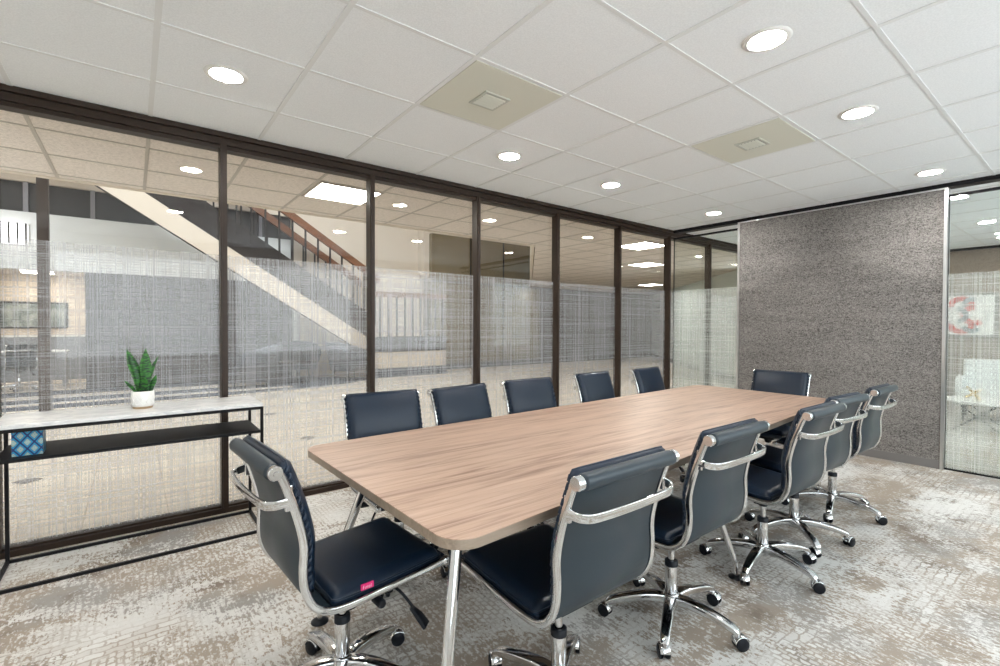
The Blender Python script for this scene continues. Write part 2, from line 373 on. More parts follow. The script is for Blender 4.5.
# ------------------------------------------------------------------ end wall: grey panel between two glass openings
PA, PB = .945, 2.785
struct(bx('wall_end', (WX, PA+.012, .078), (WX+.10, PB-.012, 2.525), M['woven_grey']))
struct(bx('baseboard_end', (WX-.004, PA+.012, 0), (WX+.104, PB-.012, .078), M['base_grey']))
tr = MB().box((WX-.008, PA-.012, 0), (WX+.108, PA+.012, 2.535)).box((WX-.008, PB-.012, 0), (WX+.108, PB+.012, 2.535)).box((WX-.006, PA, 2.522), (WX+.106, PB, 2.535))
struct(tr.build('trim_panel_edge', M['chrome_brushed']))
struct(MB().box((WX-.01, -1.4, 2.535), (WX+.11, WY-.045, HC-.001)).build('trim_ceiling_track', M['black_metal']))
def endglass(n, y0, y1, mm):
    fr = MB().box((WX+.03, y0, 2.455), (WX+.07, y1, 2.475)).box((WX+.03, y0, 0), (WX+.07, y1, .014)).box((WX+.04, y0, .014), (WX+.06, y0+.003, 2.455)).box((WX+.04, y1-.003, .014), (WX+.06, y1, 2.455))
    o = struct(fr.build('window_%d' % n, M['black_metal'])); bx('glass_pane', (WX+.045, y0+.002, .012), (WX+.055, y1-.002, 2.46), mm, o)
    MB().add([(WX+.043, y0+.002, .014), (WX+.043, y1-.002, .014), (WX+.043, y1-.002, 1.765), (WX+.043, y0+.002, 1.765)], [(0, 1, 2, 3)]).build('frosted_film', M['film_dense'], o)
endglass(12, PB+.012, WY-.02, M['glass_green']); endglass(13, -1.4, PA-.012, M['glass_green'])

# ------------------------------------------------------------------ neighbouring room
struct(bx('wall_neighbour_back', (10.75, -1.4, 0), (10.85, 3.0, HC), M['woven_brown']))
struct(bx('trim_neighbour_cornice', (10.70, -1.4, 2.535), (10.75, 3.0, HC-.001), M['black_metal']))

# ------------------------------------------------------------------ lobby shell
LY = 12.4
struct(bx('wall_lobby_grey', (-.756, LY, 0), (3.09, LY+.15, 2.30), M['woven_dark']))
struct(bx('wall_lobby_cream', (3.09, LY, 0), (6.9, LY+.15, 6.2), M['cream_paint']))
struct(bx('trim_lobby_pilaster', (3.09, LY-.05, 0), (3.24, LY, 2.3), M['fascia']))
struct(bx('trim_balcony_fascia', (-9, LY-.03, 2.30), (3.09, LY+.25, 3.36), M['fascia']))
gl = MB().box((-9, LY+.10, 3.36), (3.09, LY+.14, 3.93))
struct(gl.build('window_30', M['dark_glazing']))
pm = MB()
for x in (-3.5, -2.52, -1.58, -.63, .42, 1.4, 2.4): pm.box((x-.035, LY+.03, 3.36), (x+.035, LY+.10, 3.93))
struct(pm.build('trim_balcony_mullions', mat('grey_mullion', (.25, .24, .26), .4)))
struct(bx('wall_lobby_upper', (-9, LY, 3.93), (3.09, LY+.25, 6.2), M['cream_paint']))
struct(bx('wall_lobby_bronze', (6.72, 11.9, 0), (10.85, 12.41, 3.9), M['olive_panel']))
sm = MB()
for x in (8.05, 9.3): sm.box((x-.02, 11.885, 0), (x+.02, 11.90, 3.9))
sm.box((6.72, 11.885, 2.52), (10.85, 11.90, 2.58)); struct(sm.build('trim_bronze_seam', M['black_metal']))
struct(bx('baseboard_lobby', (6.55, 11.86, 0), (17, 11.885, .16), M['black_metal']))
struct(bx('wall_lobby_far', (10.85, 11.9, 0), (17.6, 12.05, HC), M['woven_dark']))
pa, pb = Vector((17.2, 11.9)), Vector((10.6, 5.0)); nn = Vector(((pb-pa).y, -(pb-pa).x)).normalized()*.12
struct(MB().prism([tuple(pa), tuple(pb), tuple(pb-nn), tuple(pa-nn)], 0, HC).build('wall_lobby_white', mat('pale_aqua_paint', (.70, .76, .74), .6)))
pc = pa + nn*.1; pd = pb + nn*.1
struct(MB().prism([tuple(pa), tuple(pb), tuple(pb+nn*.15), tuple(pa+nn*.15)], 0, .14).build('baseboard_lobby_white', M['base_grey']))
struct(bx('wall_lobby_left', (-9.1, 3.7, 0), (-9, 20, 6.2), M['cream_paint']))
struct(bx('wall_lobby_end', (24, 3.7, 0), (24.1, 20, HC+.1), M['cream_paint']))
# atrium roof with an unseen opening added to let sky light the lobby
struct(MB().box((-9, 5.69, 6.2), (7, 6.2, 6.3)).box((-9, 11.0, 6.2), (7, 12.6, 6.3)).box((-9, 6.2, 6.2), (-4.5, 11.0, 6.3)).box((5.6, 6.2, 6.2), (11, 11.0, 6.3)).box((7, 5.69, 6.2), (11, 6.2, 6.3)).box((7, 11.0, 6.2), (11, 12.6, 6.3)).build('ceiling_atrium', M['cream_paint']))
struct(bx('wall_atrium_front', (-9, 5.69, 3.6), (11, 5.8, 6.2), M['cream_paint']))
struct(bx('wall_atrium_right', (10.9, 5.8, 2.64), (11, 12.6, 6.2), M['cream_paint']))
struct(bx('wall_atrium_back', (6.55, 12.05, 2.64), (11, 12.4, 6.2), M['cream_paint']))
# office behind the lobby
struct(bx('wall_office_back', (-9, 16.4, 0), (-.75, 16.5, 2.55), M['cream_paint']))
struct(bx('wall_office_side', (-.756, LY+.15, 0), (-.66, 16.4, 2.55), M['cream_paint']))
struct(bx('ceiling_office', (-9, LY+.25, 2.50), (-.66, 16.5, 2.55), M['tile_lobby']))
# carpet of the seating area in the lobby
cv = [(-9, 9.85), (1.2, 9.85), (2.6, 10.0), (3.8, 10.35), (4.35, 10.75), (4.5, 11.1), (4.3, 11.3), (3.6, 11.9), (3.2, 12.38), (-9, 12.38)]
struct(MB().prism(cv, 0.0, .008).build('floor_lounge_carpet', M['lobby_carpet']))
struct(MB().box((-9, 10.25, .008), (2.6, 10.55, .011)).box((-9, 11.1, .008), (2.3, 11.6, .011)).build('trim_carpet_stripe', M['stripe']))

# ------------------------------------------------------------------ ceiling lights
def downlight(x, y, label, group):
    t = tag(empty('ceiling_light', (x, y, HC)), label, 'ceiling light', group)
    MB().lathe([(.073, -.001), (.073, -.007), (.080, -.009), (.096, -.006), (.100, -.001)], n=32).build('trim_ring', M['white_paint'], t)
    MB().lathe([(.0001, -.0035), (.072, -.0035)], n=32, smooth=False).build('lamp_disc', M['can'], t)
    MB().lathe([(.0001, -.002), (.073, -.002)], n=32, smooth=False).build('reflector', M['white_paint'], t)
gl_ = 'round downlights in the conference room ceiling'
downlight(.385, 2.815, 'round downlight nearest the console table, lone one at upper left', gl_)
downlight(2.253, .974, 'largest round downlight, nearest the camera at top right', gl_)
downlight(3.449, .965, 'round downlight beside the farther square vent, near the right ceiling edge', gl_)
downlight(2.265, 2.828, 'round downlight just behind the nearer square vent', gl_)
downlight(3.455, 2.832, 'round downlight in mid ceiling above the fourth window pane', gl_)
downlight(5.235, 2.815, 'small round downlight by the far left ceiling corner', gl_)
downlight(5.248, .962, 'round downlight just above the right edge of the grey wall panel', gl_)
downlight(.385, .965, 'unseen round downlight overhead near the camera, added for light', gl_)  # this and the two below are out of view, added for lighting
downlight(-1.1, .965, 'unseen round downlight behind the camera, added for light', gl_)
downlight(-1.1, 2.815, 'unseen round downlight behind the camera near the glazed wall, added for light', gl_)
gn = 'round downlights in the neighbouring room'
for q, (x, y) in enumerate(((6.465, .976), (8.275, .986), (6.465, 2.82), (8.275, 2.82), (9.8, .986))):
    downlight(x, y, ['round downlight behind the right glass, nearest its top edge', 'smaller round downlight behind the right glass, second back', 'round downlight beyond the corner glass pane, nearer one', 'round downlight beyond the corner glass pane, farther one', 'farthest small round downlight behind the right glass'][q], gn)
def troffer(x0, x1, y0, y1, z, label, group):
    t = tag(empty('recessed_panel_light', ((x0+x1)/2, (y0+y1)/2, z)), label, 'ceiling light', group)
    a, b = (x1-x0)/2, (y1-y0)/2
    MB().box((-a, -b, -.012), (a, -b+.02, -.001)).box((-a, b-.02, -.012), (a, b, -.001)).box((-a, -b+.02, -.012), (-a+.02, b-.02, -.001)).box((a-.02, -b+.02, -.012), (a, b-.02, -.001)).build('frame', M['tee_lobby'], t)
    MB().box((-a+.02, -b+.02, -.008), (a-.02, b-.02, -.002)).build('diffuser', M['troffer'], t)
gt = 'square panel lights in the lobby ceiling'
troffer(1.33, 1.93, 4.36, 4.95, HC, 'bright square panel light in corridor ceiling behind the second window pane', gt)
troffer(6.15, 6.75, 4.36, 4.95, HC, 'square panel light in lobby ceiling behind the sixth window pane', gt)
troffer(8.2, 8.8, 5.75, 6.3, HC, 'farther square panel light behind the sixth window pane, below the other', gt)
for q, x in enumerate((-3.4, 11.0, 15.0)): troffer(x, x+.6, 4.36, 4.95, HC, ['square panel light in the corridor left of the view', 'square panel light far down the lobby', 'farthest square panel light down the lobby'][q], gt)
troffer(12.5, 13.1, 8.6, 9.2, HC, 'square panel light over the far lobby end', gt)
for q, (x, y) in enumerate(((-2.1, 13.3), (-1.4, 14.2), (-1.45, 15.0), (-1.5, 15.7), (-3.2, 14.2))):
    troffer(x-.6, x+.0, y-.2, y+.2, 2.50, ['panel light in the office ceiling, nearest of the five', 'panel light in the office ceiling, second of the right row', 'panel light in the office ceiling, third of the right row', 'panel light in the office ceiling at the far end of the right row', 'panel light in the office ceiling left of the others'][q], 'panel lights in the office beyond the lobby')

# ------------------------------------------------------------------ ceiling vents
def vent(i, j, label):
    cx = ox+(i+.5)*TL; cy = oy-(j+.5)*.6198
    t = tag(empty('ceiling_vent', (cx, cy, HC)), label, 'vent', 'square vent panels in the ceiling')
    h = TL/2-.014
    MB().box((-h, -h, -.006), (h, h, -.001)).build('face_panel', M['vent'], t, .001)
    g = MB()
    for a, b, c_, d in ((-.085, -.085, .085, -.070), (-.085, .070, .085, .085), (-.085, -.070, -.070, .070), (.070, -.070, .085, .070)): g.box((a, b, -.013), (c_, d, -.006))
    g.build('grille_frame', M['vent_grille'], t)
    MB().box((-.07, -.07, -.0065), (.07, .07, -.006)).build('dark_gap_backing', M['base_grey'], t)  # solid dark plate, its colour stands in for shade between the louvres
    g = MB()
    for q in range(6):
        y = -.055+q*.022
        g.add([(-.07, y-.006, -.009), (.07, y-.006, -.009), (.07, y+.003, -.017), (-.07, y+.003, -.017), (-.07, y-.003, -.009), (.07, y-.003, -.009), (.07, y+.006, -.017), (-.07, y+.006, -.017)],
              [(0, 1, 2, 3), (7, 6, 5, 4), (0, 4, 5, 1), (2, 6, 7, 3), (0, 3, 7, 4), (1, 5, 6, 2)])
    g.build('louvre', M['vent'], t)
vent(2, 2, 'larger-looking greenish square ceiling vent panel, the nearer one')
vent(5, 3, 'smaller-looking greenish square ceiling vent panel, the farther right one')

# ------------------------------------------------------------------ conference table
NL, NR_, FR, FL = Vector((.597, 2.215)), Vector((.625, .995)), Vector((4.18, 1.28)), Vector((4.18, 2.385))
def round_poly(pts, r, n=14):
    out = []; N = len(pts)
    for i in range(N):
        p = pts[i]; a = (pts[i-1]-p).normalized(); b = (pts[(i+1) % N]-p).normalized()
        ang = a.angle(b); d = r/math.tan(ang/2); c_ = p+(a+b).normalized()*(r/math.sin(ang/2)); s0 = p+a*d-c_; e0 = p+b*d-c_
        a0 = math.atan2(s0.y, s0.x); a1 = math.atan2(e0.y, e0.x); da = (a1-a0+PI) % (2*PI)-PI
        for q in range(n+1): t = a0+da*q/n; out.append((c_.x+r*math.cos(t), c_.y+r*math.sin(t)))
    return out
poly = round_poly([NL, NR_, FR, FL], .085)
table = tag(empty('conference_table', (2.4, 1.7, 0)), 'long wood-grain conference table with rounded corners and splayed chrome legs', 'table')
off = Vector((-2.4, -1.7))
PL = [(x+off.x, y+off.y) for x, y in poly]
MB().prism(PL, .7375, .740).build('tabletop', M['wood'], table)
MB().prism(PL, .711, .7375).build('edge_band', M['wood_edge'], table)
def inset(p, k_): return [(x*k_[0], y*k_[1]) for x, y in p]
ra = MB()
for y in (-.32, .32): ra.box((-1.55, y-.02, .668), (1.5, y+.02, .707))
for x in (-1.52, 0, 1.47): ra.box((x-.025, -.4, .672), (x+.025, .4, .706))
ra.build('under_frame', M['black_metal'], table)
def tleg(foot, top):
    fx, fy = foot[0]-2.4, foot[1]-1.7; tx, ty = top[0]-2.4, top[1]-1.7
    pts = [(fx, fy, .012), (fx, fy, .05), (fx+(tx-fx)*.01, fy+(ty-fy)*.01, .068), (fx+(tx-fx)*.045, fy+(ty-fy)*.045, .095), (fx+(tx-fx)*.5, fy+(ty-fy)*.5, .385), (tx, ty, .700)]
    l = MB().tube(pts, [.0115, .0125, .014, .015, .017, .019], 16).build('leg', M['chrome'], table)
    MB().lathe([(.036, 0), (.036, .005), (.024, .011), (.013, .015)], (fx, fy, 0), 20).build('foot_pad', M['black_plastic'], l)
    MB().lathe([(.038, .697), (.038, .708)], (tx, ty, 0), 20).build('mounting_plate', M['chrome_brushed'], l)
for fo, to in (((.585, 1.01), (.755, 1.18)), ((.63, 2.09), (.80, 1.92)), ((2.435, 1.171), (2.405, 1.42)), ((2.62, 2.20), (2.62, 1.96)), ((4.17, 1.38), (4.14, 1.44)), ((4.14, 2.28), (4.06, 2.16))): tleg(fo, to)

# ------------------------------------------------------------------ conference chair (origin on floor under the gas column, facing +Y)
RW = .215
prof = [(.280, .447), (.16, .438), (.03, .429), (-.07, .424), (-.135, .432), (-.178, .462), (-.203, .515), (-.209, .575), (-.206, .640), (-.214, .695), (-.232, .762), (-.253, .825), (-.271, .872)]
def make_chair():
    t = empty('conference_chair')
    P3 = smooth_path([(0, y, z) for y, z in prof], 3)
    for s in (-1, 1):
        rail = MB().sweep([(s*RW, p.y, p.z) for p in P3], rrect(.0085, .0115, .005, 2), side=(1, 0, 0)).build('side_rail', M['chrome'], t)
        MB().lathe([(.004, -.012), (.018, -.012), (.021, -.008), (.021, .008), (.018, .012), (.008, .012), (.007, .015), (.004, .015)], (s*RW, -.284, .876), 32, 'x', False).build('end_cap', M['chrome'], rail)
        MB().lathe([(.003, -.012), (.014, -.012), (.016, -.008), (.016, .008), (.014, .012), (.003, .012)], (s*RW, .290, .447), 16, 'x').build('end_cap', M['chrome'], rail)
    # sling skin stretched between the rails
    def strip(path, th, hw):
        return MB().sweep(path, rrect(hw, th, th*.95, 1), side=(1, 0, 0))
    k0 = 14
    strip([(0, p.y, p.z-.001) for p in P3[:k0+3]], .0035, RW-.010).build('seat_sling', M['sling'], t)
    strip([(0, p.y, p.z-.001) for p in P3[k0+2:]], .0035, RW-.010).build('back_sling', M['sling'], t)
    MB().lathe([(.003, -RW+.013), (.0225, -RW+.013), (.0235, -RW+.02), (.0235, RW-.02), (.0225, RW-.013), (.003, RW-.013)], (0, -.286, .876), 20, 'x').build('top_roll', M['sling'], t)
    MB().lathe([(.003, -RW+.013), (.014, -RW+.013), (.014, RW-.013), (.003, RW-.013)], (0, .290, .447), 16, 'x').build('front_roll', M['leather'], t)
    # seat cushion: soft slab with crowned top and piping
    def cushion(name, frame, hw, L0, L1, th, pleats):
        nU, nV = 26, 14; vs = []; fs = []
        def pt(u, v, top):
            # u in 0..1 along, v in -1..1 across ; soft rounded outline
            s_ = L0+(L1-L0)*u; e = min(1, (1-abs(v))*6)*.5+.5; f_ = min(u, 1-u)*9; f_ = min(1, f_)
            edge = (1-max(0, 1-(1-abs(v))/.10)**2)*(1-max(0, 1-min(u, 1-u)/.07)**2)
            puff = math.sqrt(max(edge, 0)); crown = .80+.20*(1-v*v)*(1-(2*u-1)**4)
            h = (th*crown)*(.45+.55*puff) if top else th*.02
            wv = hw*v*(1-.035*max(0, 1-min(u, 1-u)/.05)**2)
            if pleats and abs(v) > .93: h += (.0035*math.sin(u*75))*(1 if top else 0)
            o, n_ = frame(s_); return Vector((wv, o[0]+n_[0]*h, o[1]+n_[1]*h))
        for top in (0, 1):
            for i in range(nU+1):
                for j in range(nV+1):
                    v = -1+2*j/nV; v = math.copysign(abs(v)**.75, v); uu = i/nU; uu = .5-.5*math.cos(PI*uu)*(.6+.4) if False else uu
                    vs.append(pt(uu, v, top))
        W_ = nV+1; B = (nU+1)*W_
        for i in range(nU):
            for j in range(nV):
                a = i*W_+j; fs.append((a, a+1, a+W_+1, a+W_)); fs.append((B+a, B+a+W_, B+a+W_+1, B+a+1))
        for i in range(nU):
            a = i*W_; fs.append((a, a+W_, B+a+W_, B+a)); a = i*W_+nV; fs.append((a, B+a, B+a+W_, a+W_))
        for j in range(nV):
            a = j; fs.append((a, B+a, B+a+1, a+1)); a = nU*W_+j; fs.append((a, a+1, B+a+1, B+a))
        mb = MB(); mb.add(vs, fs, True); o = mb.build(name, M['leather'], t)
        # piping along the upper rim
        rim = []
        for i in range(nU+1): rim.append(pt(i/nU, 1, 1))
        for j in range(1, nV): rim.append(pt(1, 1-2*j/nV, 1))
        for i in range(nU+1): rim.append(pt(1-i/nU, -1, 1))
        for j in range(1, nV): rim.append(pt(0, -1+2*j/nV, 1))
        MB().tube(rim, .0032, 6, closed=True).build('piping', M['leather'], o)
        if pleats:      # gathered folds of the side gusset
            for sx in (-1, 1):
                g = MB()
                for q in range(15):
                    u = .05+q*.062; a, n_ = frame(L0+(L1-L0)*u); b_, n2 = frame(L0+(L1-L0)*(u+.045))
                    g.tube([(sx*(hw-.001), a[0]+n_[0]*.004, a[1]+n_[1]*.004), (sx*(hw+.0035), (a[0]+b_[0])/2+n_[0]*th*.27, (a[1]+b_[1])/2+n_[1]*th*.27), (sx*(hw-.002), b_[0]+n2[0]*th*.46, b_[1]+n2[1]*th*.46)], [.003, .008, .003], 6)
                g.build('gusset_pleat', M['leather'], o)
        return o
    # arc-length frames on the profile
    def frames(i0, i1, offz):
        pts = [P3[i] for i in range(i0, i1+1)]; ds = [0]
        for a, b in zip(pts, pts[1:]): ds.append(ds[-1]+(b-a).length)
        def fr(s):
            s = max(0, min(s, ds[-1]-1e-5)); i = max(q for q in range(len(ds)) if ds[q] <= s); i = min(i, len(pts)-2)
            tt = (s-ds[i])/(ds[i+1]-ds[i]); p = pts[i].lerp(pts[i+1], tt)
            i2 = max(0, min(len(pts)-2, i)); d0 = (pts[min(i2+1, len(pts)-1)]-pts[max(i2-1, 0)]).normalized(); d1 = (pts[min(i2+2, len(pts)-1)]-pts[i2]).normalized()
            d = d0.lerp(d1, tt).normalized(); n_ = (-d.z*-1, d.y*-1)   # normal towards the sitter / upward
            n_ = (d.z, -d.y)
            return (p.y+n_[0]*offz, p.z+n_[1]*offz), n_
        return fr, ds[-1]
    fs_, Ls = frames(0, 12, .006)
    cs = cushion('seat_cushion', fs_, RW-.008, -.0, Ls-.012, .047, False)
    fb_, Lb = frames(17, len(P3)-1, .006)
    # the back pad stands a little proud of the top roll
    def fb2(s):
        if s <= Lb: return fb_(s)
        o, n_ = fb_(Lb); d = (-n_[1], n_[0]); e = s-Lb
        return (o[0]+d[0]*e+e*.35, o[1]+d[1]*e), n_
    cushion('back_cushion', fb2, RW-.004, 0, Lb+.024, .044, True)
    # flat chrome bow behind the back
    pts = smooth_path([(-RW-.004, -.240, .790), (-RW, -.268, .786), (-RW+.012, -.290, .783), (-RW+.055, -.307, .781), (0, -.312, .780), (RW-.055, -.307, .781), (RW-.012, -.290, .783), (RW, -.268, .786), (RW+.004, -.240, .790)], 4)
    bow = MB().sweep(pts, rrect(.0045, .0135, .003, 2)).build('back_brace', M['chrome'], t)
    for s in (-1, 1):
        MB().box((s*RW-.006, -.258, .762), (s*RW+.006, -.238, .835)).build('brace_bracket', M['chrome'], bow, .003)
    # under-seat mechanism
    mb = MB().box((-.075, -.09, .372), (.075, .10, .408)).box((-RW+.004, .055, .405), (RW-.004, .085, .420)).box((-RW+.004, -.075, .402), (RW-.004, -.045, .417))
    mech = mb.build('tilt_mechanism', M['black_plastic'], t, .006)
    MB().tube([(.06, .03, .388), (.14, .035, .386), (.20, .04, .385)], .008, 8).lathe([(.013, .165), (.015, .17), (.015, .215), (.011, .222)], (0, .04, .385), 14, 'x').build('tension_knob', M['black_plastic'], mech)
    lv = MB().tube(smooth_path([(.05, .06, .395), (.12, .10, .39), (.17, .13, .375), (.215, .165, .315)], 4), .005, 8).build('height_lever', M['black_plastic'], mech)
    MB().sweep([(.205, .155, .325), (.225, .175, .295), (.245, .190, .265)], [rrect(.010, .006, .004, 2), rrect(.020, .008, .005, 2), rrect(.024, .006, .004, 2)], side=(1, -1, 0)).build('lever_paddle', M['black_plastic'], lv)
    # gas column
    g = MB().lathe([(.024, .085), (.026, .09), (.026, .262), (.0245, .266), (.014, .266)], n=24)
    col = g.build('gas_column', M['chrome'], t)
    MB().lathe([(.0275, .246), (.0275, .268), (.016, .272), (.016, .262)], n=24).build('collar', M['black_plastic'], col)
    MB().lathe([(.0135, .262), (.0135, .335)], n=16).build('piston', M['chrome'], col)
    MB().lathe([(.022, .330), (.028, .345), (.034, .375)], n=20).build('bushing', M['black_plastic'], col)
    # five-star base
    b = MB().lathe([(.030, .070), (.036, .078), (.036, .118), (.031, .128), (.026, .130)], n=24)
    for q in range(5):
        a = 2*PI*q/5+PI/2+.25; c_, s_ = math.cos(a), math.sin(a)
        pr_ = [(.020, .102), (.07, .108), (.13, .104), (.19, .094), (.235, .083), (.262, .073), (.272, .062)]
        pth = smooth_path([(r*c_, r*s_, z) for r, z in pr_], 2); n = len(pth)
        b.sweep(pth, [rrect(.026-.009*i/(n-1), .020-.008*i/(n-1), .008, 3) for i in range(n)], side=(-s_, c_, 0))
    b.build('star_base', M['chrome'], t)
    for q in range(5):
        a = 2*PI*q/5+PI/2+.25; sw = [.9, -1.2, 2.4, .2, 1.7][q]
        e = empty('caster', (.270*math.cos(a), .270*math.sin(a), 0), a+sw, t)
        # wheels along local x axis
        for s in (-1, 1):
            x0, x1 = (s*.006, s*.022); x0, x1 = min(x0, x1), max(x0, x1)
            MB().lathe([(.004, x0), (.024, x0), (.0265, x0+.003), (.0265, x1-.003), (.022, x1), (.004, x1)], (0, -.014, .0265), 20, 'x').build('wheel', M['black_plastic'], e)
        h = MB()
        n = 9; arc = [( .0, -.014+.0305*math.cos(PI*.06+PI*.80*i/(n-1)), .0265+.0305*math.sin(PI*.06+PI*.80*i/(n-1))) for i in range(n)]
        h.sweep(arc, rrect(.0205, .0022, .002, 1), side=(1, 0, 0))
        h.lathe([(.009, .050), (.009, .066)], (0, 0, 0), 12)
        h.build('hood', M['chrome'], e)
    return t
def add_tag(t, side=1):
    cu = [c for c in t.children if c.name.startswith('seat_cushion')][0]
    x = side*(RW-.004)
    tg = MB().box((x-.002, -.030, .452), (x+.0035*side, .012, .470)).build('pink_tag', M['pink'], cu); tg['label'] = 'small bright pink cloth tag on the cushion edge'
    g = MB()      # tiny woven word, drawn as thin strokes: "final"
    def st(y0, z0, y1, z1): g.tube([(x+.0042*side, y0, z0), (x+.0042*side, y1, z1)], .0006, 5)
    ys = -.024 if side > 0 else -.024
    def Y(v): return ys+v
    st(Y(0), .456, Y(0), .466); st(Y(0), .466, Y(.003), .466); st(Y(0), .461, Y(.003), .461)
    st(Y(.007), .456, Y(.007), .462); st(Y(.011), .456, Y(.011), .462); st(Y(.011), .462, Y(.015), .462); st(Y(.015), .456, Y(.015), .462)
    st(Y(.019), .456, Y(.019), .462); st(Y(.019), .462, Y(.023), .462); st(Y(.019), .456, Y(.023), .456); st(Y(.023), .456, Y(.023), .462); st(Y(.027), .456, Y(.027), .466)
    g.build('tag_lettering', M['tag_thread'], tg)
chair0 = make_chair()
spots = [ # x, y, facing angle (deg, 0 = +Y), label, base spin
 (1.13, 1.135, 0, 'black leather office chair on the right side of the table, nearest the camera', 0),
 (1.85, 1.170, 0, 'black leather office chair on the right side of the table, second from the camera', .55),
 (2.66, 1.140, -.5, 'black leather office chair on the right side of the table, third from the camera', 0.2),
 (3.185, 1.185, -3, 'black leather office chair on the right side, fourth from the camera, overlapped by the third', .9),
 (3.86, 1.195, 0, 'black leather office chair on the right side of the table, nearest the grey wall', .3),
 (.575, 1.65, -86, 'black leather office chair alone at the near table end with a pink seat tag', .1),
 (1.115, 2.32, 175.5, 'black leather office chair on the window side of the table, nearest the console table', .4),
 (1.675, 2.29, 187, 'black leather office chair on the window side, second from the console table', .8),
 (2.255, 2.335, 178.5, 'black leather office chair on the window side, middle one of five', 0),
 (3.035, 2.385, 185, 'black leather office chair on the window side, fourth from the console table', .5),
 (3.76, 2.375, 186, 'black leather office chair on the window side, farthest by the corner glass', .2),
 (4.15, 1.745, 93, 'black leather office chair at the far table end in front of the grey wall', .6)]
chairs = []
for i, (x, y, a, lab, spin) in enumerate(spots):
    o = chair0 if i == 0 else copy_tree(chair0)
    o.location = (x, y, 0); o.rotation_euler = (0, 0, math.radians(a))
    tag(o, lab, 'chair', 'conference chairs around the table'); chairs.append(o)
    for ch in o.children:
        n = ch.name.split('.')[0]
        if n in ('star_base', 'caster') and spin:
            ch.matrix_basis = Matrix.Rotation(spin, 4, 'Z') @ ch.matrix_basis
add_tag(chairs[5], 1); add_tag(chairs[6], 1)

# ------------------------------------------------------------------ console table by the glass
cx0, cx1, cy0, cy1 = -.553, .632, 3.215, 3.62
con = tag(empty('console_table', ((cx0+cx1)/2, (cy0+cy1)/2, 0)), 'narrow black metal console table with white marble top against the glass', 'console table')
a, b = (cx1-cx0)/2, (cy1-cy0)/2
MB().box((-a+.002, -b+.002, .782), (a-.002, b-.002, .802)).build('marble_top', M['marble'], con, .002)
t_ = .016
for z, fn in ((.008, 'floor_frame'), (.773, 'top_frame')):
    fr = MB()
    for y in (-b+t_/2, b-t_/2): fr.box((-a, y-t_/2, z-t_/2), (a, y+t_/2, z+t_/2))
    for x in (-a+t_/2, a-t_/2): fr.box((x-t_/2, -b+t_, z-t_/2), (x+t_/2, b-t_, z+t_/2))
    fr.build(fn, M['black_metal'], con)
for x in (-a+t_/2, a-t_/2):
    for y in (-b+t_/2, b-t_/2): MB().box((x-t_/2, y-t_/2, .016), (x+t_/2, y+t_/2, .765)).build('leg', M['black_metal'], con)
MB().box((-a+t_, -b, .620), (a-t_, b, .636)).build('shelf', M['black_metal'], con, .001)

# peacock-pattern box on the shelf
m = M['peacock'] = mat('peacock_print', (.02, .2, .45), .4); k = NT(m); co = k.coord()
sep = k.t.nodes.new('ShaderNodeSeparateXYZ'); k.l(co, sep.inputs[0])
ux = k.math('ADD', k.math('MULTIPLY', k.math('ADD', sep.outputs[0], k.math('MULTIPLY', sep.outputs[1], 1.0)), 1/.050), 50.0); uz = k.math('ADD', k.math('MULTIPLY', sep.outputs[2], 1/.066), 50.0)
def cell(x, z):
    fx = k.math('SUBTRACT', k.math('FRACT', x), .5); fz = k.math('SUBTRACT', k.math('FRACT', z), .5)
    return k.math('ADD', k.math('ABSOLUTE', fx), k.math('ABSOLUTE', fz)), fx, fz
d1, fx, fz = cell(ux, uz); d2, gx, gz = cell(k.math('ADD', ux, .5), k.math('ADD', uz, .5))
d = k.math('MINIMUM', d1, d2)
c = k.mix(k.math('LESS_THAN', d, .41), (.01, .03, .16), (.02, .36, .62))
c = k.mix(k.math('LESS_THAN', d, .31), c, (.02, .16, .42))
c = k.mix(k.math('LESS_THAN', d, .25), c, (.55, .58, .38))
c = k.mix(k.math('LESS_THAN', d, .17), c, (.06, .42, .60))
c = k.mix(k.math('LESS_THAN', d, .10), c, (.80, .82, .70)); c = k.mix(k.math('LESS_THAN', d, .05), c, (.01, .05, .12)); k.color(c)
pbx = tag(empty('decorative_box', (-.421, 3.33, .636)), 'blue and teal box with peacock feather pattern on the console shelf', 'box')
MB().box((-.056, -.05, 0), (.056, .05, .108)).build('box_body', M['peacock'], pbx, .002)
MB().box((-.057, -.051, .108), (.057, .051, .124)).build('lid', M['peacock'], pbx, .002)

# snake plant
pl = tag(empty('snake_plant', (.038, 3.44, .802)), 'small green snake plant in a white patterned pot on the console table', 'plant')
pot = MB().lathe([(.0001, .012), (.047, .012), (.052, .016), (.054, .03), (.055, .098), (.052, .100), (.049, .098), (.048, .080), (.0001, .078)], n=32).build('pot', mat('white_ceramic', (.82, .82, .80), .45), pl)
g = MB()
for s in (-1, 1):
    for q in range(12):
        a0 = 2*PI*q/12
        pts = [(.0545*math.cos(a0+s*tt*.9), .0545*math.sin(a0+s*tt*.9), .022+.070*tt) for tt in [i/8 for i in range(9)]]
        g.tube(pts, .0013, 5)
g.build('embossed_lattice', pot.data.materials[0], pot)
MB().lathe([(.044, 0), (.047, .002), (.048, .013)], n=28).build('wooden_base', mat('pale_wood_base', (.42, .30, .18), .5), pl)
MB().lathe([(.0001, .086), (.048, .084)], n=20).build('soil', mat('dark_soil', (.03, .022, .016), .95), pl)
m = mat('snake_plant_leaf', (.03, .25, .03), .4); k = NT(m)
zz = k.noise(k.coord((25, 25, 95)), 1, 3, .6, .8); c = k.mix(k.step(zz, .46, .54), (.002, .022, .008), (.026, .17, .015)); k.color(c)
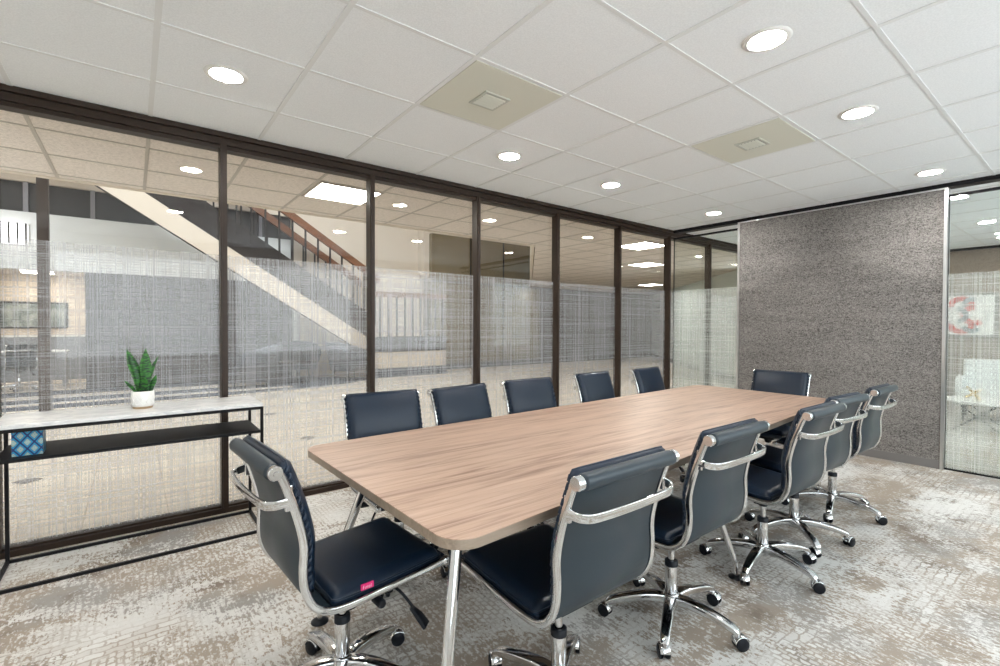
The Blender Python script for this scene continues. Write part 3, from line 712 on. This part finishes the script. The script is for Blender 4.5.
def leaf(x, y, h, w_, lx, ly, face, tw=.15):
    n = 14; mb = MB(); rows = []
    for i in range(n+1):
        t2 = i/n; ww = w_*(.55+.9*t2*(1-t2*.2))*(1 if t2 < .6 else max(.02, 1-((t2-.6)/.4)**1.25)); z = .082+h*t2
        cx_ = x+lx*t2**1.6; cy_ = y+ly*t2**1.6; a0 = face+tw*t2; ca, sa = math.cos(a0), math.sin(a0)
        for thk in (0, 1):
            for v in (-1, -.5, 0, .5, 1):
                dep = .010*(v*v)*(ww/w_) + (.0035*(1-v*v) if thk else 0)
                rows.append((cx_+ca*ww*v*.5-sa*dep, cy_+sa*ww*v*.5+ca*dep, z))
    fs = []
    for i in range(n):
        for L_ in (0, 1):
            for j in range(4):
                a0 = i*10+L_*5+j; q = (a0, a0+1, a0+11, a0+10); fs.append(q if L_ else q[::-1])
        fs.append((i*10, i*10+10, i*10+15, i*10+5)); fs.append((i*10+4, i*10+9, i*10+19, i*10+14))
    mb.add(rows, fs, True); mb.build('leaf', m, pl)
FA = math.radians(-40)
leaf(-.012, .004, .262, .052, -.060, .0, .05); leaf(.014, -.006, .262, .056, .002, .0, -.1, .25)
leaf(.022, .014, .215, .030, .055, .01, .4); leaf(-.028, -.012, .085, .024, -.055, -.01, .3); leaf(.034, -.012, .11, .030, .030, -.01, -.4)
leaf(0, .02, .13, .05, -.02, .01, .2); leaf(.0, -.022, .10, .045, .01, -.02, -.1)

# ------------------------------------------------------------------ lobby: post, staircase, sconce, lounge, office
ps = tag(empty('steel_post', (-.91, 8.4, 0)), 'dark bronze square post in the lobby behind the first pane', 'post')
MB().box((-.055, -.055, 0), (.055, .055, 6.18)).build('shaft', M['bronze'], ps); MB().box((-.08, -.08, 0), (.08, .08, .012)).build('base_plate', M['bronze'], ps)
sc = tag(empty('wall_sconce', (-1.72, LY-.04, 2.93)), 'glowing box wall light with dark vertical bars on the pale lobby fascia', 'wall light')
MB().box((-.19, -.02, -.19), (.19, 0, .19)).build('back_plate', M['fascia'], sc)
MB().box((-.16, -.13, -.18), (.16, -.02, .18)).build('glowing_shade', M['sconce'], sc)
for x in (-.165, -.055, .055, .165): MB().box((x-.012, -.145, -.19), (x+.012, -.13, .19)).build('bar', M['stair_dark'], sc)

st = tag(empty('staircase', (2.4, 11.6, 0)), 'lobby staircase with cream stringer, dark skirt, thin balusters and wooden handrails', 'staircase')
X0, Y0 = 2.4, 11.6
def zc(x): return 3.753-(x-.108)*.6385     # top line of the cream stringer
def par(xa, xb, z0, z1, ya, yb): return MB().prism_xz([(xa-X0, zc(xa)+z0), (xb-X0, zc(xb)+z0), (xb-X0, zc(xb)+z1), (xa-X0, zc(xa)+z1)], ya-Y0, yb-Y0)
xa, xb = -2.6, 4.42
par(xa, xb, -.42, 0, 10.95, 11.05).build('stringer', M['cream_paint'], st)
par(xa, xb, -.15, -.12, 11.05, 12.25).build('soffit', M['fascia'], st)
par(xa, xb, -.445, -.42, 10.955, 10.99).build('shadow_strip', M['stair_dark'], st)
par(xa, xb, -.12, -.02, 12.15, 12.25).build('stringer', M['cream_paint'], st)
par(xa, xb, .0, .62, 11.0, 11.04).build('skirt_panel', M['stair_dark'], st)
g = MB(); n = 25
for i in range(n):
    xs = xb-.28*(i+1)
    g.box((xs-X0, 11.06-Y0, zc(xs)-.119), (xs+.30-X0, 12.14-Y0, zc(xs)+.02))
g.build('treads', M['stair_dark'], st)
for ya in (11.0, 12.17):
    rl = par(xa, 4.75, 1.50 if ya < 12 else 1.50, 1.68, ya-.03, ya+.05).build('handrail', M['handrail'], st)
    i = 0
    while True:
        x = 4.65-.27*i; i += 1
        if x < -1.5: break
        MB().box((x-.016-X0, ya-.012-Y0, zc(x)+.40), (x+.016-X0, ya+.030-Y0, zc(x)+1.56)).build('baluster', M['stair_dark'], rl)
MB().box((4.42-X0, 10.95-Y0, 0), (6.62-X0, 12.25-Y0, .78)).build('landing', M['cream_paint'], st)
MB().box((4.42-X0, 10.94-Y0, .62), (6.62-X0, 10.98-Y0, 1.0)).build('landing_skirt', M['stair_dark'], st)
MB().box((4.40-X0, 10.93-Y0, 0), (6.62-X0, 10.95-Y0, .22)).build('landing_base', M['lobby_carpet'], st)
lr = MB().box((4.6-X0, 10.94-Y0, 1.98), (6.62-X0, 11.03-Y0, 2.10)).build('landing_rail', M['handrail'], st)
for i in range(9): MB().box((4.75+i*.22-X0, 10.97-Y0, 1.0), (4.79+i*.22-X0, 11.0-Y0, 2.0)).build('baluster', M['stair_dark'], lr)

def lounge(x, y, rz, label):
    t = tag(empty('lounge_chair', (x, y, .008), rz), label, 'armchair', 'slate lounge chairs in the lobby')
    MB().box((-.33, -.30, .24), (.33, .34, .42)).build('seat', M['lounge_fabric'], t, .04)
    bk = smooth_path([(-.36, .20, .30), (-.37, -.15, .30), (-.28, -.36, .30), (0, -.42, .30), (.28, -.36, .30), (.37, -.15, .30), (.36, .20, .30)], 4); n = len(bk)
    mb = MB(); vs = []; fs = []
    for i, p in enumerate(bk):
        u = abs(2*i/(n-1)-1); top = .60+.26*(1-u**2.5); out = Vector((p.x, p.y, 0)).normalized()
        for dz, th in ((.22, 0), (top, .05), (top+.02, .02), (top, -.02), (.22, -.05)):
            q = Vector((p.x, p.y, dz))+out*th+out*(.08 if dz > .5 else 0); vs.append(q)
    for i in range(n-1):
        for j in range(5): fs.append((i*5+j, i*5+(j+1) % 5, (i+1)*5+(j+1) % 5, (i+1)*5+j))
    fs += [(0, 1, 2, 3, 4), tuple((n-1)*5+q for q in (4, 3, 2, 1, 0))]
    mb.add(vs, fs, True); mb.build('backrest', M['lounge_fabric'], t)
    for sx in (-1, 1):
        for sy in (-.26, .28): MB().tube([(sx*.30, sy*1.1, 0), (sx*.26, sy, .25)], [.012, .02], 8).build('leg', M['black_metal'], t)
    return t
lounge(1.95, 10.95, 1.3, 'slate lounge chair leftmost in the lobby seating group')
lounge(3.05, 11.72, PI-.1, 'slate lounge chair at the back of the lobby seating group')
lounge(4.05, 11.0, -1.3+PI*0, 'slate lounge chair rightmost in the lobby seating group, beside the stair')
lt_ = tag(empty('lounge_table', (2.85, 10.95, .008)), 'low dark round table between the lobby lounge chairs', 'table')
MB().lathe([(.0001, .44), (.38, .44), (.39, .46), (.38, .48), (.0001, .48)], n=28).build('top', M['stair_dark'], lt_)
MB().lathe([(.20, 0), (.20, .02), (.04, .05), (.04, .44)], n=20).build('pedestal', M['black_metal'], lt_)
# office furniture far behind
fp = tag(empty('framed_picture', (-1.95, 16.39, 1.50)), 'dark grey-green framed picture on the cream office wall far behind the lobby', 'picture')
MB().box((-.62, -.03, -.33), (.62, 0, .33)).build('frame', M['black_metal'], fp, .01)
m = mat('mottled_landscape_print', (.2, .22, .2), .6); k = NT(m); k.color(k.mix(k.step(k.noise(k.coord(), 6, 5), .4, .6), (.10, .13, .12), (.30, .33, .30)))
MB().box((-.57, -.035, -.28), (.57, -.03, .28)).build('print', m, fp)
pt_ = tag(empty('office_partition', (-2.2, 14.3, 0)), 'grey fabric office partition beyond the lobby with a pale top rail', 'partition')
MB().box((-2.5, -.03, .04), (1.4, .03, 1.0)).build('fabric_panel', M['screen_grey'], pt_); MB().box((-2.5, -.04, 1.0), (1.4, .04, 1.04)).build('top_rail', M['fascia'], pt_)
dk = tag(empty('office_desk', (-2.0, 13.4, 0)), 'pale-topped desk in the office beyond the lobby', 'desk')
MB().box((-.9, -.35, .71), (.9, .35, .74)).build('desktop', M['fascia'], dk, .005)
for sx in (-.86, .86): MB().box((sx-.02, -.33, 0), (sx+.02, .33, .71)).build('side_panel', M['screen_grey'], dk)
oc = copy_tree(chair0); oc.location = (-1.75, 13.95-.0, 0); oc.location.y = 12.85; oc.rotation_euler = (0, 0, .3); tag(oc, 'dark office chair at the desk far beyond the lobby', 'chair')
# floor outlets in the lobby tiles
for x, y, lab in ((-.70, 5.43, 'small dark diamond floor insert seen under the console table'), (1.56, 5.59, 'small dark diamond floor insert right of the console table'), (1.545, 7.42, 'small dark diamond floor insert farther back in the lobby')):
    o = empty('floor_outlet', (x, y, 0), PI/4); tag(o, lab, 'floor outlet', 'diamond floor inserts in the lobby')
    MB().box((-.065, -.065, 0), (.065, .065, .003)).build('frame', M['bronze'], o); MB().box((-.05, -.05, .003), (.05, .05, .004)).build('cover', M['base_grey'], o)

# directory stand by the pale lobby wall
sg = tag(empty('sign_stand', (12.9, 6.95, 0), math.radians(-62)), 'framed notice stand with yellow stripes by the pale lobby wall', 'sign')
for sx in (-.30, .30):
    MB().box((sx-.018, -.018, 0), (sx+.018, .018, 1.52)).build('post', M['base_grey'], sg); MB().box((sx-.03, -.18, 0), (sx+.03, .18, .02)).build('foot', M['base_grey'], sg)
MB().box((-.28, -.012, .84), (.28, .012, 1.50)).build('board', M['fascia'], sg)
MB().box((-.27, -.016, 1.12), (.27, -.012, 1.19)).box((-.27, -.016, .86), (.27, -.012, .89)).build('yellow_stripe', mat('yellow_print', (.75, .62, .08), .5), sg)
MB().box((-.22, -.016, .92), (.22, -.012, 1.09)).box((-.22, -.016, 1.22), (.22, -.012, 1.44)).build('print_panel', M['screen_grey'], sg)

# ------------------------------------------------------------------ neighbouring room things behind the right glass
art = tag(empty('framed_artwork', (10.745, 1.49, 1.48)), 'framed abstract print of red and grey rings on the neighbouring room wall', 'picture')
MB().box((-.025, -.36, -.36), (0, .36, .36)).build('frame', M['base_grey'], art, .004)
MB().box((-.028, -.32, -.32), (-.025, .32, .32)).build('mount', M['white_paint'], art)
def arc(cy_, cz_, r0, r1, a0, a1, x=-.031, n=14):
    vs = []; fs = []
    for i in range(n+1):
        a_ = a0+(a1-a0)*i/n
        for xx in (x, x+.003):
            for r in (r0, r1): vs.append((xx, cy_+r*math.cos(a_), cz_+r*math.sin(a_)))
    for i in range(n):
        o = i*4
        fs += [(o, o+1, o+5, o+4), (o+2, o+6, o+7, o+3), (o, o+4, o+6, o+2), (o+1, o+3, o+7, o+5)]
    return MB().add(vs, fs)
red = mat('red_print', (.62, .10, .09), .6); gry = mat('blue_grey_print', (.22, .27, .30), .6)
arc(.06, .14, .09, .17, 0, PI).build('red_arc', red, art); arc(-.10, 0, .09, .17, -PI/2-.6, PI/2).build('red_arc', red, art); arc(.06, -.14, .09, .17, PI, 2*PI).build('red_arc', red, art)
arc(-.06, .17, .05, .12, -.4, 2.2, -.034).build('grey_arc', gry, art); arc(.10, 0, .06, .13, PI/2, 3*PI/2, -.034).build('grey_arc', gry, art); arc(-.06, -.17, .05, .12, 3.6, 6.2, -.034).build('grey_arc', gry, art)
ct = tag(empty('side_table', (8.35, 1.02, 0)), 'white oval-topped coffee table with crossed thin legs behind the right glass', 'table')
MB().prism([(.42*math.cos(a_*PI/16), .33*math.sin(a_*PI/16)) for a_ in range(32)], .355, .378).build('tabletop', M['white_paint'], ct)
for sx in (-.2, .2):
    for s in (-1, 1): MB().tube([(sx, s*.22, 0), (sx, -s*.20, .355)], .008, 8).build('leg', M['black_metal'], ct)
jk = tag(empty('jack_sculpture', (8.25, 1.07, .378)), 'brass jack-shaped sculpture standing on the white coffee table', 'sculpture')
R3 = Matrix.Rotation(.9, 3, 'X') @ Matrix.Rotation(.6, 3, 'Y')
mb = MB()
for v in ((1, 0, 0), (0, 1, 0), (0, 0, 1)):
    d_ = R3 @ Vector(v); L_ = .105; c0 = Vector((0, 0, .085)); mb.tube([c0-d_*L_, c0-d_*L_*.8, c0-d_*.02, c0+d_*.02, c0+d_*L_*.8, c0+d_*L_], [.008, .018, .010, .010, .018, .008], 12)
lo = min(p[2] for p in mb.v); mb.v = [(p[0], p[1], p[2]-lo) for p in mb.v]
mb.build('brass_rods', M['brass'], jk)
wc = tag(empty('white_armchair', (9.35, 1.0, 0), PI/2+.1), 'white armchair behind the coffee table in the neighbouring room', 'armchair')
wm = mat('white_upholstery', (.75, .76, .75), .8)
MB().box((-.33, -.30, .22), (.33, .33, .42)).build('seat', wm, wc, .03); MB().box((-.33, -.38, .22), (.33, -.28, .82)).build('backrest', wm, wc, .03)
for sx in (-.35, .35): MB().box((sx-.04, -.34, .2), (sx+.04, .30, .58)).build('armrest', wm, wc, .02)
for sx in (-.3, .3):
    for sy in (-.3, .28): MB().tube([(sx, sy, 0), (sx, sy, .23)], .014, 8).build('leg', M['black_metal'], wc)
